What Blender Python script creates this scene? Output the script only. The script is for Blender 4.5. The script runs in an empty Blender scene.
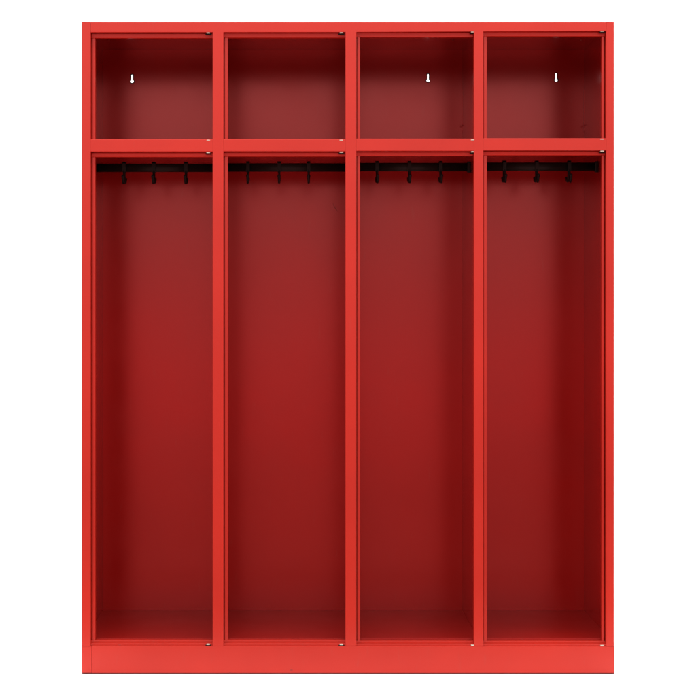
import bpy, bmesh, math, random
from mathutils import Vector
random.seed(4)
sc = bpy.context.scene
col = sc.collection
S = 0.00276            # metres per photo pixel on the front plane (locker about 1.8 m tall)
VX, VY, D = 300.0, 308.0, 4.9   # camera axis, camera distance from the front plane
DEPTH = 0.50

def X(px, d=0.0):  # world x of something seen at px, standing d metres behind the front plane
    return (VX - 348) * S + (px - VX) * S * (D + d) / D
def Z(py, d=0.0):
    return (674 - VY) * S - (py - VY) * S * (D + d) / D

# ------------------------------------------------------------------ materials
def nodes(name):
    m = bpy.data.materials.new(name); m.use_nodes = True
    nt = m.node_tree; return m, nt, nt.nodes['Principled BSDF']

def paint(name, c1, c2, rough, metal, bump=0.05, coat=0.0, wave=0.0, wear=0.0):
    m, nt, b = nodes(name)
    tc = nt.nodes.new('ShaderNodeTexCoord')
    n = nt.nodes.new('ShaderNodeTexNoise'); n.inputs['Scale'].default_value = 3.0; n.inputs['Detail'].default_value = 4
    nt.links.new(tc.outputs['Object'], n.inputs['Vector'])
    r = nt.nodes.new('ShaderNodeValToRGB')
    r.color_ramp.elements[0].position = .3; r.color_ramp.elements[1].position = .7
    r.color_ramp.elements[0].color = (*c1, 1); r.color_ramp.elements[1].color = (*c2, 1)
    nt.links.new(n.outputs['Fac'], r.inputs['Fac']); nt.links.new(r.outputs['Color'], b.inputs['Base Color'])
    n3 = nt.nodes.new('ShaderNodeTexNoise'); n3.inputs['Scale'].default_value = 9.0; n3.inputs['Detail'].default_value = 5
    nt.links.new(tc.outputs['Object'], n3.inputs['Vector'])
    mr = nt.nodes.new('ShaderNodeMapRange'); mr.inputs['To Min'].default_value = rough - .04; mr.inputs['To Max'].default_value = rough + .05
    nt.links.new(n3.outputs['Fac'], mr.inputs['Value']); nt.links.new(mr.outputs['Result'], b.inputs['Roughness'])
    n2 = nt.nodes.new('ShaderNodeTexNoise'); n2.inputs['Scale'].default_value = 450; n2.inputs['Detail'].default_value = 2
    nt.links.new(tc.outputs['Object'], n2.inputs['Vector'])
    # slight waviness of thin sheet steel
    n4 = nt.nodes.new('ShaderNodeTexNoise'); n4.inputs['Scale'].default_value = 2.6; n4.inputs['Detail'].default_value = 0
    nt.links.new(tc.outputs['Object'], n4.inputs['Vector'])
    b1 = nt.nodes.new('ShaderNodeBump'); b1.inputs['Strength'].default_value = wave; b1.inputs['Distance'].default_value = .01
    nt.links.new(n4.outputs['Fac'], b1.inputs['Height'])
    # fine dust and rub marks: sparse, stretched vertically
    mp_ = nt.nodes.new('ShaderNodeMapping'); mp_.inputs['Scale'].default_value = (60, 60, 9)
    nt.links.new(tc.outputs['Object'], mp_.inputs['Vector'])
    n5 = nt.nodes.new('ShaderNodeTexNoise'); n5.inputs['Scale'].default_value = 1.0; n5.inputs['Detail'].default_value = 6; n5.inputs['Roughness'].default_value = .7
    nt.links.new(mp_.outputs['Vector'], n5.inputs['Vector'])
    r5 = nt.nodes.new('ShaderNodeMapRange'); r5.inputs['From Min'].default_value = .60; r5.inputs['From Max'].default_value = .78; r5.inputs['To Max'].default_value = wear
    nt.links.new(n5.outputs['Fac'], r5.inputs['Value'])
    mx = nt.nodes.new('ShaderNodeMix'); mx.data_type = 'RGBA'; mx.inputs['B'].default_value = (.30, .09, .07, 1)
    nt.links.new(r5.outputs['Result'], mx.inputs['Factor']); nt.links.new(r.outputs['Color'], mx.inputs['A'])
    nt.links.new(mx.outputs['Result'], b.inputs['Base Color'])
    b2 = nt.nodes.new('ShaderNodeBump'); b2.inputs['Strength'].default_value = bump; b2.inputs['Distance'].default_value = .0006
    nt.links.new(n2.outputs['Fac'], b2.inputs['Height']); nt.links.new(b1.outputs['Normal'], b2.inputs['Normal'])
    nt.links.new(b2.outputs['Normal'], b.inputs['Normal'])
    b.inputs['Metallic'].default_value = metal
    b.inputs['Coat Weight'].default_value = coat; b.inputs['Coat Roughness'].default_value = .3
    return m

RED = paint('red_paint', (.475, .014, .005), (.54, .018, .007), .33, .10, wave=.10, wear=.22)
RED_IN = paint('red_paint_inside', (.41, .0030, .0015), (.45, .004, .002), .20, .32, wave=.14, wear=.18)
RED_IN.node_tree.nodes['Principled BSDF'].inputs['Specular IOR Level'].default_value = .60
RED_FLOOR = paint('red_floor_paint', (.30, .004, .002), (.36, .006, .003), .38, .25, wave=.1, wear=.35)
BLACK = paint('black_steel', (.008, .015, .014), (.013, .021, .020), .35, .0)
WHITE = paint('white_nylon', (.52, .48, .40), (.60, .55, .46), .45, .0)
BRASS = paint('brass_pin', (.55, .40, .20), (.6, .45, .25), .3, .9)
DARK = paint('dark_foot', (.004, .001, .001), (.006, .002, .002), .7, .0)
for _m in (BLACK, DARK): _m.node_tree.nodes['Principled BSDF'].inputs['Specular IOR Level'].default_value = .2
RIVM = paint('rivet_steel', (.45, .2, .18), (.5, .25, .22), .3, .6)
PAPER = paint('studio_white', (.93, .93, .93), (.95, .95, .95), .75, .0)

# ------------------------------------------------------------------ mesh helpers
def link(name, bm, mat, parent=None, bevel=0.0, smooth=False, seg=2, axis=None):
    if bevel:
        es = list(bm.edges)
        if axis is not None:
            es = [e for e in es if abs((e.verts[0].co - e.verts[1].co).normalized()[axis]) > .99]
        bmesh.ops.bevel(bm, geom=es, offset=bevel, segments=seg, affect='EDGES', profile=.5, clamp_overlap=True)
    bmesh.ops.recalc_face_normals(bm, faces=bm.faces)
    me = bpy.data.meshes.new(name); bm.to_mesh(me); bm.free()
    if smooth:
        for p in me.polygons: p.use_smooth = True
    me.materials.append(mat)
    o = bpy.data.objects.new(name, me); col.objects.link(o)
    if parent: o.parent = parent
    return o

def box(bm, x0, x1, y0, y1, z0, z1):
    if x0 > x1: x0, x1 = x1, x0
    if z0 > z1: z0, z1 = z1, z0
    if y0 > y1: y0, y1 = y1, y0
    v = [bm.verts.new(p) for p in ((x0,y0,z0),(x1,y0,z0),(x1,y1,z0),(x0,y1,z0),(x0,y0,z1),(x1,y0,z1),(x1,y1,z1),(x0,y1,z1))]
    for f in ((0,3,2,1),(4,5,6,7),(0,1,5,4),(1,2,6,5),(2,3,7,6),(3,0,4,7)):
        bm.faces.new([v[i] for i in f])

def prism_y(bm, pts, y0, y1):          # polygon in xz, extruded along y
    a = [bm.verts.new((x, y0, z)) for x, z in pts]; b = [bm.verts.new((x, y1, z)) for x, z in pts]
    n = len(pts)
    bm.faces.new(a); bm.faces.new(b[::-1])
    for i in range(n): bm.faces.new((a[i], a[(i+1) % n], b[(i+1) % n], b[i]))

def prism_x(bm, pts, x0, x1):          # polygon in yz, extruded along x
    a = [bm.verts.new((x0, y, z)) for y, z in pts]; b = [bm.verts.new((x1, y, z)) for y, z in pts]
    n = len(pts)
    bm.faces.new(a); bm.faces.new(b[::-1])
    for i in range(n): bm.faces.new((a[i], a[(i+1) % n], b[(i+1) % n], b[i]))

def tube(bm, pts, rad, n=12, flat=1.0):
    pts = [Vector(p) for p in pts]; rings = []
    for i, p in enumerate(pts):
        t = (pts[min(i+1, len(pts)-1)] - pts[max(i-1, 0)]).normalized()
        u = t.orthogonal().normalized() if abs(t.x) > .95 else t.cross(Vector((1,0,0))).normalized()
        w = t.cross(u).normalized()
        r = rad[i] if isinstance(rad, (list, tuple)) else rad
        rings.append([bm.verts.new(p + u*r*math.cos(2*math.pi*k/n) + w*r*flat*math.sin(2*math.pi*k/n)) for k in range(n)])
    for a, b in zip(rings, rings[1:]):
        for k in range(n): bm.faces.new((a[k], a[(k+1) % n], b[(k+1) % n], b[k]))
    bm.faces.new(rings[0][::-1]); bm.faces.new(rings[-1])

# ------------------------------------------------------------------ the locker
locker = bpy.data.objects.new('locker', None); locker.location = (0, 0, 0); col.objects.link(locker)
locker['label'] = 'tall red open-front steel locker with four compartments, cubbies above and black coat rails'
locker['category'] = 'locker'

# measured outlines on the front plane (photo pixels)
POST = [(81.5, 90.6), (212.6, 223.4), (345.5, 356.4), (473.9, 483.4), (606.3, 614.0)]
#        lip left end, lip right start (None: no lip on that side)
LIPL = [95.2, 227.7, 360.0, 486.8]
LIPR = [None, None, None, 601.9]
#        top rail bottom, lip bottom, mid rail top, mid rail bottom, lip bottom, lower lip top, plinth top
# (top and foot rows differ slightly per bay: the locker is not perfectly square)
ROW = [(32.3, 38.0, 139.2, 151.7, 156.9, 640.2, 645.4),
       (32.0, 37.6, 139.0, 151.4, 156.4, 640.2, 645.4),
       (31.5, 37.0, 138.6, 151.0, 155.8, 640.8, 646.0),
       (30.8, 36.2, 138.2, 150.4, 155.2, 641.0, 646.3)]
TOP, BOT = 22.0, 673.4
T = .022               # depth of the front frame's return
LT = .0012             # sheet thickness
zt, zb = Z(TOP), Z(BOT)
BV = .0008

# posts of the front frame (one mesh each)
for i, (a, b) in enumerate(POST):
    bm = bmesh.new()
    box(bm, X(a), X(b), 0, T, Z(TOP + .0) if i in (0, 4) else Z(ROW[min(i, 3)][0] - .3), Z(645.8) if i not in (0, 4) else Z(646.2))
    link('post', bm, RED, locker, BV, axis=2)
# top rail
bm = bmesh.new(); prism_y(bm, [(X(90.6)+.0003, Z(TOP)), (X(606.3)-.0003, Z(TOP)), (X(606.3)-.0003, Z(30.8)), (X(473.9), Z(31.3)), (X(345.5), Z(31.9)), (X(90.6)+.0003, Z(32.3))], .0002, T)
link('top_rail', bm, RED, locker, .0010, axis=0)
# middle rails, lips
for c in range(4):
    r = ROW[c]
    xl, xr = X(POST[c][1]), X(POST[c+1][0])
    bm = bmesh.new(); box(bm, xl, xr, .0003, T, Z(r[3]), Z(r[2])); link('middle_rail', bm, RED, locker, .0018, seg=3, axis=0)
    l0, l1 = T - .004, T + .010      # the lip stands back from the face
    for (ztop, zlow, ys, ye) in ((r[0], r[1], r[2], None), (r[3], r[4], r[6], r[5])):
        bm = bmesh.new()
        g = .0036                                     # dark slot between the frame's return and the stop
        zg = Z(ztop, l0) - g; zL = Z(zlow, l0)
        prism_x(bm, [(l0, zg), (l0 + .0012, zL), (l0 + .004, zL - .0006), (l1 + .004, zL), (l1 + .004, zg)], xl + .0005, xr - .0003)
        box(bm, xl - .001, xr + .001, l1 + .004, l1 + .007, zL, Z(ztop) + .006)
        zlo = Z(ys) - .002 if ye is None else Z(645.8)
        xs = X(LIPL[c], l0)
        box(bm, xl + g*.75, xs, l0 + .0015, l1, zlo, zL - .0002)
        box(bm, xl - .003, xs, l1 + .0005, l1 + .0035, zlo, zL - .0003)
        if LIPR[c]:
            box(bm, X(LIPR[c], l0), xr - g*.75, l0 + .0015, l1, zlo, zL - .0002)
            box(bm, X(LIPR[c], l0), xr + .003, l1 + .0005, l1 + .0035, zlo, zL - .0003)
        if ye is not None:
            # two folded steps at the foot of the opening
            box(bm, xl - .002, xr + .002, l0 + .0005, l1 + .006, Z(ys) - .006, Z(ye, l0) - .0002)
            box(bm, xl - .002, xr + .002, .0065, l0 + .004, Z(ys) - .006, Z(ye + 3.1, .0065))
        link('door_stop', bm, RED, locker, .0007)

# plinth: one folded sheet across the foot, with the end seams
bm = bmesh.new(); prism_y(bm, [(X(91.9), Z(645.7)), (X(606.3), Z(646.5)), (X(614.6), Z(646.5)), (X(614.6), zb + .0014), (X(91.9), zb + .0014)], .0005, .03)
link('plinth', bm, RED, locker, .0006)
bm = bmesh.new(); box(bm, X(81.5), X(91.6), .0003, .03, Z(646.4), zb + .0018); link('plinth_end', bm, RED, locker, .0006)
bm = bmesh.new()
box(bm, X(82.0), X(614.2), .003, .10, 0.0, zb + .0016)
link('gap_shadow_strip', bm, paint('gap_shadow_red', (.10, .004, .003), (.13, .005, .004), .6, 0), locker)  # dark colour stands in for the gap shadow under the plinth

# outer shell
def panel(name, *a, mat=RED_IN, bevel=.0004):
    bm = bmesh.new(); box(bm, *a); return link(name, bm, mat, locker, bevel)
xL0, xR0 = X(81.5) + .0003, X(614.0) - .0003
WT = .0030
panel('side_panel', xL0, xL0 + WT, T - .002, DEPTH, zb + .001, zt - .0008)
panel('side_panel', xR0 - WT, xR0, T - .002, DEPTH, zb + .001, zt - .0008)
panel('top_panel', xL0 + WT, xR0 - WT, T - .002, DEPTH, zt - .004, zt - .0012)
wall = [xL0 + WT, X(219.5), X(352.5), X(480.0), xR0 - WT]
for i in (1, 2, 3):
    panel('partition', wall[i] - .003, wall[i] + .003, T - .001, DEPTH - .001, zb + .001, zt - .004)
zfloor = Z(641.0)
zshelf = [Z(146.2), Z(146.0), Z(145.6), Z(145.2)]
for c in range(4):
    a = wall[c] + (.003 if c else 0); b = wall[c+1] - (.003 if c < 3 else 0)
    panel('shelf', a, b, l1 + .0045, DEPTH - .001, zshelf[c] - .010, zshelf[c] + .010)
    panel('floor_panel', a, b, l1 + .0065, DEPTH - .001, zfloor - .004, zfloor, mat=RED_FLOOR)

# back panel with real keyhole slots punched through it
KEY = [(132.2, 78.5), (428.0, 77.8), (556.2, 77.2)]
xs = [xL0]; zmid = []
bm = bmesh.new()
yb0, yb1 = DEPTH, DEPTH + .0015
kw, kt, kb = .0024, .0155, .0150
def quad(bm, pts):
    bm.faces.new([bm.verts.new((x, yb0, z)) for x, z in pts])
cells = [(X(k[0], DEPTH), Z(k[1], DEPTH)) for k in KEY]
HALF = .03
edges = [xL0]
for (cx, cz) in cells: edges += [cx - HALF, cx + HALF]
edges.append(xR0)
zc = cells[1][1]
for i in range(len(edges) - 1):
    x0, x1 = edges[i], edges[i+1]
    if i % 2 == 0:
        quad(bm, [(x0, zb + .001), (x1, zb + .001), (x1, zt - .001), (x0, zt - .001)])
    else:
        cx, cz = cells[i//2]
        quad(bm, [(x0, zb + .001), (x1, zb + .001), (x1, cz - HALF), (x0, cz - HALF)])
        quad(bm, [(x0, cz + HALF), (x1, cz + HALF), (x1, zt - .001), (x0, zt - .001)])
        # slot outline: narrow slot above a round hole
        R_, w_ = .0044, .0023
        a0 = math.asin(w_ / R_); zc0 = cz - .0085
        hole = []
        N = 20
        for k in range(N + 1):
            a = math.pi/2 - a0 - (2*math.pi - 2*a0) * k / N
            hole.append((cx + R_*math.cos(a), zc0 + R_*math.sin(a)))
        for k in range(9):
            a = math.pi - math.pi*k/8
            hole.append((cx + w_*math.cos(a), cz + .0095 + w_*math.sin(a)))
        hv = [bm.verts.new((x, yb0, z)) for x, z in hole]
        ov = [bm.verts.new((x, yb0, z)) for x, z in ((x0, cz-HALF), (x1, cz-HALF), (x1, cz+HALF), (x0, cz+HALF))]
        es = [bm.edges.new((hv[k], hv[(k+1) % len(hv)])) for k in range(len(hv))] + [bm.edges.new((ov[k], ov[(k+1) % 4])) for k in range(4)]
        bmesh.ops.triangle_fill(bm, use_beauty=True, use_dissolve=False, edges=es)
bmesh.ops.remove_doubles(bm, verts=bm.verts, dist=1e-5)
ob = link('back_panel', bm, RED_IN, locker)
# dark raw-steel rims round the slots
for (cx, cz) in cells:
    bm = bmesh.new()
    R_, w_ = .0044, .0023; zc0 = cz - .0085; a0 = math.asin(w_/R_)
    inn, out = [], []
    for k in range(21):
        a = math.pi/2 - a0 - (2*math.pi - 2*a0)*k/20
        inn.append((cx + R_*math.cos(a), zc0 + R_*math.sin(a))); out.append((cx + (R_+.0028)*math.cos(a), zc0 + (R_+.0028)*math.sin(a)))
    for k in range(9):
        a = math.pi - math.pi*k/8
        inn.append((cx + w_*math.cos(a), cz + .0095 + w_*math.sin(a))); out.append((cx + (w_+.0028)*math.cos(a), cz + .0095 + (w_+.0028)*math.sin(a)))
    n = len(inn)
    vi = [bm.verts.new((x, DEPTH - .0012, z)) for x, z in inn]; vo = [bm.verts.new((x, DEPTH - .0012, z)) for x, z in out]
    vj = [bm.verts.new((x, DEPTH + .004, z)) for x, z in inn]; vp = [bm.verts.new((x, DEPTH - .0002, z)) for x, z in out]
    for k in range(n):
        q = (k+1) % n
        bm.faces.new((vi[k], vi[q], vo[q], vo[k])); bm.faces.new((vi[k], vj[k], vj[q], vi[q])); bm.faces.new((vo[k], vo[q], vp[q], vp[k]))
    link('keyhole', bm, DARK, locker)

# rivets under the ceiling and on the side
def rivet(x, y, z, axis='z', r=.0022):
    bm = bmesh.new(); bmesh.ops.create_uvsphere(bm, u_segments=12, v_segments=8, radius=r)
    for v in bm.verts: v.co[{'x':0,'y':1,'z':2}[axis]] *= .5
    for v in bm.verts: v.co += Vector((x, y, z))
    link('rivet', bm, RIVM, locker, smooth=True)
ci = zt - .004
for px, d in ((109, .30), (453, .30), (581, .30)):
    rivet(X(px, d), d, ci - .0006)
rivet(wall[0] + .0006, .18, Z(49, .18), 'x')
# vertical joint strips in the rear corners of the right-hand compartments, with a small latch notch
for c, xp in ((2, wall[3] - .003), (3, wall[4])):
    for z0, z1 in ((Z(132, .5), Z(90, .5)),):
        bm = bmesh.new(); box(bm, xp - .0015, xp + .0005, DEPTH - .012, DEPTH + .0005, z0, z1)
        link('corner_strip', bm, RED_IN, locker, .0004)
    bm = bmesh.new(); zz = Z(125, .48)
    box(bm, xp - .005, xp + .0005, DEPTH - .030, DEPTH - .022, zz - .0015, zz + .002)
    link('shelf_clip', bm, RED_IN, locker, .0005)

# pivot bushings of the removed doors: white nylon with a brass pin
def bushing(px, py, up, d=.007):
    bm = bmesh.new()
    x, z = X(px, d), Z(py, d)
    box(bm, x - .0048, x + .0048, d - .006, d + .006, z - .0016, z + .0016)
    o = link('hinge_bushing', bm, WHITE, locker, .0009)
    bm = bmesh.new(); zz = z + (.0046 if up else -.0046)
    box(bm, x - .0078, x + .0085, d - .004, d + .0075, min(z, zz) + (.002 if up else 0), max(z, zz) - (0 if up else .002))
    link('pin', bm, DARK if not up else BRASS, o, .0008)
for px, a, b, c_, e in ((208.3, 33.1, 140.3, 152.7, 644.0), (341.3, 33.0, 140.3, 152.4, 644.2), (472.6, 32.2, 140.0, 151.9, 645.0), (601.9, 31.4, 139.3, 151.3, 645.4)):
    bushing(px, a, False)
    bushing(px, b, False, d=-.001) if False else None
    bushing(px, c_, False)
    bushing(px, e, False)
    # small cap on the middle rail's upper edge
    bm = bmesh.new(); x, z = X(px), Z(b)
    box(bm, x - .0048, x + .0048, -.0004, .009, z - .0010, z + .0013)
    link('hinge_cap', bm, WHITE, locker, .0006)

# coat rails with sliding hooks
HOOKS = [(124.2, 153.9, 186.0), (248.0, 279.2, 308.6), (377.0, 409.3, 440.6), (504.3, 536.6, 569.0)]
rd = .24
for c in range(4):
    a = wall[c] + (.0032 if c else .0002); b = wall[c+1] - (.0032 if c < 3 else .0002)
    zc_ = Z(167.9 - .4*c, rd)
    bm = bmesh.new()
    hh = .0122
    pts = []
    for k in range(20):     # flat oval section
        t = 2*math.pi*k/20
        pts.append((rd + .0065*math.copysign(abs(math.cos(t))**.8, math.cos(t)), zc_ + hh*math.copysign(abs(math.sin(t))**.55, math.sin(t))))
    prism_x(bm, pts, a, b)
    rail = link('coat_rail', bm, BLACK, locker)
    for p in rail.data.polygons: p.use_smooth = len(p.vertices) == 4
    # end sockets
    for xx, sgn in ((a, 1), (b, -1)):
        bm = bmesh.new(); box(bm, xx, xx + sgn*.010, rd - .010, rd + .010, zc_ - .0165, zc_ + .0155)
        link('rail_socket', bm, BLACK, rail, .002)
    for j, hx in enumerate(HOOKS[c]):
        x = X(hx, rd)
        bm = bmesh.new()
        # collar round the rail
        box(bm, x - .0050, x + .0050, rd - .0105, rd - .0067, zc_ - .013, zc_ + .0165)
        box(bm, x - .0050, x + .0050, rd + .0067, rd + .0105, zc_ - .013, zc_ + .0165)
        box(bm, x - .0050, x + .0050, rd - .0105, rd + .0105, zc_ + .0125, zc_ + .0170)
        zb_ = zc_ - .045
        tube(bm, [(x, rd - .008, zc_ - .008), (x, rd - .010, zc_ - .022), (x, rd - .014, zc_ - .034), (x, rd - .018, zb_ + .003),
                  (x, rd - .024, zb_), (x, rd - .030, zb_ + .004), (x, rd - .034, zb_ + .012), (x, rd - .036, zb_ + .017)],
             [.0034, .0032, .0032, .0034, .0036, .0036, .0038, .0046], 12)
        for v in bmesh.ops.create_uvsphere(bm, u_segments=12, v_segments=8, radius=.0050)['verts']: v.co += Vector((x, rd - .036, zb_ + .018))
        # rear prong of the double hook
        tube(bm, [(x, rd + .008, zc_ - .010), (x, rd + .012, zc_ - .028), (x, rd + .026, zb_ + .004), (x, rd + .040, zb_ + .006), (x, rd + .046, zb_ + .017)],
             [.0032, .0032, .0034, .0034, .0042], 10)
        link('hook', bm, BLACK, rail, smooth=False)

# small curled scratch of bare metal on the second compartment's right side
bm = bmesh.new(); xw = wall[2] - .0034
tube(bm, [(X(333.4, .49), DEPTH-.0008, Z(203.8, .5)), (X(334, .5), DEPTH-.0008, Z(206.5, .5)), (X(335.6, .5), DEPTH-.0008, Z(209, .5)), (X(337.6, .5), DEPTH-.0008, Z(211.2, .5))], .0007, 6)
link('scratch', bm, RIVM, locker)

# paint chips along the foot of the plinth
CHIP = paint('chipped_paint', (.22, .014, .010), (.40, .018, .012), .6, .0)
def chip(px, py, rx, rz, seed):
    rr = random.Random(seed); bm = bmesh.new(); vs = []
    for k in range(11):
        a = 2*math.pi*k/11; q = rr.uniform(.55, 1.1)
        vs.append(bm.verts.new((X(px) + rx*q*math.cos(a), .0002, Z(py) + rz*q*math.sin(a))))
    bm.faces.new(vs); link('chip', bm, CHIP, locker)
chip(291.5, 670.2, .0042, .0030, 1); chip(230.0, 672.7, .0032, .0018, 2); chip(119.5, 644.9, .005, .0008, 5); chip(410, 671.9, .0016, .001, 7)

# ------------------------------------------------------------------ floor and backdrop (white studio sweep)
bm = bmesh.new()
prof = [(-.35, 0.0), (1.6, 0.0)]
for k in range(1, 13):
    a = math.pi/2*k/12
    prof.append((1.6 + 1.2*math.sin(a), 1.2 - 1.2*math.cos(a)))
prof.append((2.8, 6.0))
W = 2.3
rows = [[bm.verts.new((x, y, z)) for x in (-W, W)] for y, z in prof]
fl = [bm.faces.new((rows[i][0], rows[i][1], rows[i+1][1], rows[i+1][0])) for i in range(len(rows)-1)]
sw = link('backdrop', bm, PAPER, None, smooth=True); sw['kind'] = 'structure'
FLOOR = paint('red_bounce_floor', (.26, .062, .045), (.31, .075, .055), .6, .0)  # unseen floor, tinted red so the lower bays reflect warmer
bm = bmesh.new(); box(bm, -12, 12, -7, 4, -.05, -.004)
fo = link('floor', bm, FLOOR); fo['kind'] = 'structure'

# ------------------------------------------------------------------ lamps
def area(name, loc, target, sx, sy, power, color=(1,1,1)):
    l = bpy.data.lights.new(name, 'AREA'); l.shape = 'RECTANGLE'; l.size = sx; l.size_y = sy; l.energy = power; l.color = color
    o = bpy.data.objects.new(name, l); col.objects.link(o); o.location = loc
    o.rotation_euler = (Vector(target) - Vector(loc)).to_track_quat('-Z', 'Y').to_euler()
    return o
area('backdrop_fill', (0, 1.6, 4.4), (0, 2.6, .6), 4.0, 1.4, 270)  # added lamp, out of view, that whitens the backdrop
area('overhead_fill', (0, -.75, 3.6), (0, -.55, 0), 4.4, 1.0, 56, (1, .98, .96))  # added fill from above to push the paper in front to white

w = bpy.data.worlds.new('World'); sc.world = w; w.use_nodes = True
nt = w.node_tree; bg = nt.nodes['Background']
tc = nt.nodes.new('ShaderNodeTexCoord'); sp = nt.nodes.new('ShaderNodeSeparateXYZ')
nt.links.new(tc.outputs['Generated'], sp.inputs[0])
rp = nt.nodes.new('ShaderNodeValToRGB')
e = rp.color_ramp.elements
for pos, v in ((0, .04), (.40, .06), (.45, .50), (.475, .50), (.495, .42), (.52, .52), (.56, .85), (.62, 1.2), (1.0, .5)):
    el = e[0] if pos == 0 else e[1] if pos == 1.0 else e.new(pos)
    t, q = {.45: (.38, 2.7), .475: (.55, 2.4), .495: (.9, 1.5)}.get(pos, (.98, 1.0))   # red band added low on the horizon to redden the bays' reflections
    el.color = (v*q, v*t, v*t*.95, 1)
mp = nt.nodes.new('ShaderNodeMapRange'); mp.inputs['From Min'].default_value = -1; mp.inputs['From Max'].default_value = 1
nt.links.new(sp.outputs['Z'], mp.inputs['Value']); nt.links.new(mp.outputs['Result'], rp.inputs['Fac']); nt.links.new(rp.outputs['Color'], bg.inputs['Color'])
bg.inputs['Strength'].default_value = 1.5

# ------------------------------------------------------------------ camera
cam = bpy.data.cameras.new('camera'); co = bpy.data.objects.new('camera', cam); col.objects.link(co); sc.camera = co
co.location = ((VX - 348)*S, -D, (674 - VY)*S); co.rotation_euler = (math.pi/2, 0, 0)
cam.sensor_width = 36; cam.lens = 36*D/(696*S)
cam.shift_x = (348 - VX)/696; cam.shift_y = -(348 - VY)/696
cam.clip_end = 200
sc.render.engine = 'CYCLES'
sc.cycles.max_bounces = 12; sc.cycles.diffuse_bounces = 8; sc.cycles.glossy_bounces = 8
sc.view_settings.view_transform = 'Standard'; sc.view_settings.look = 'None'; sc.view_settings.exposure = 0
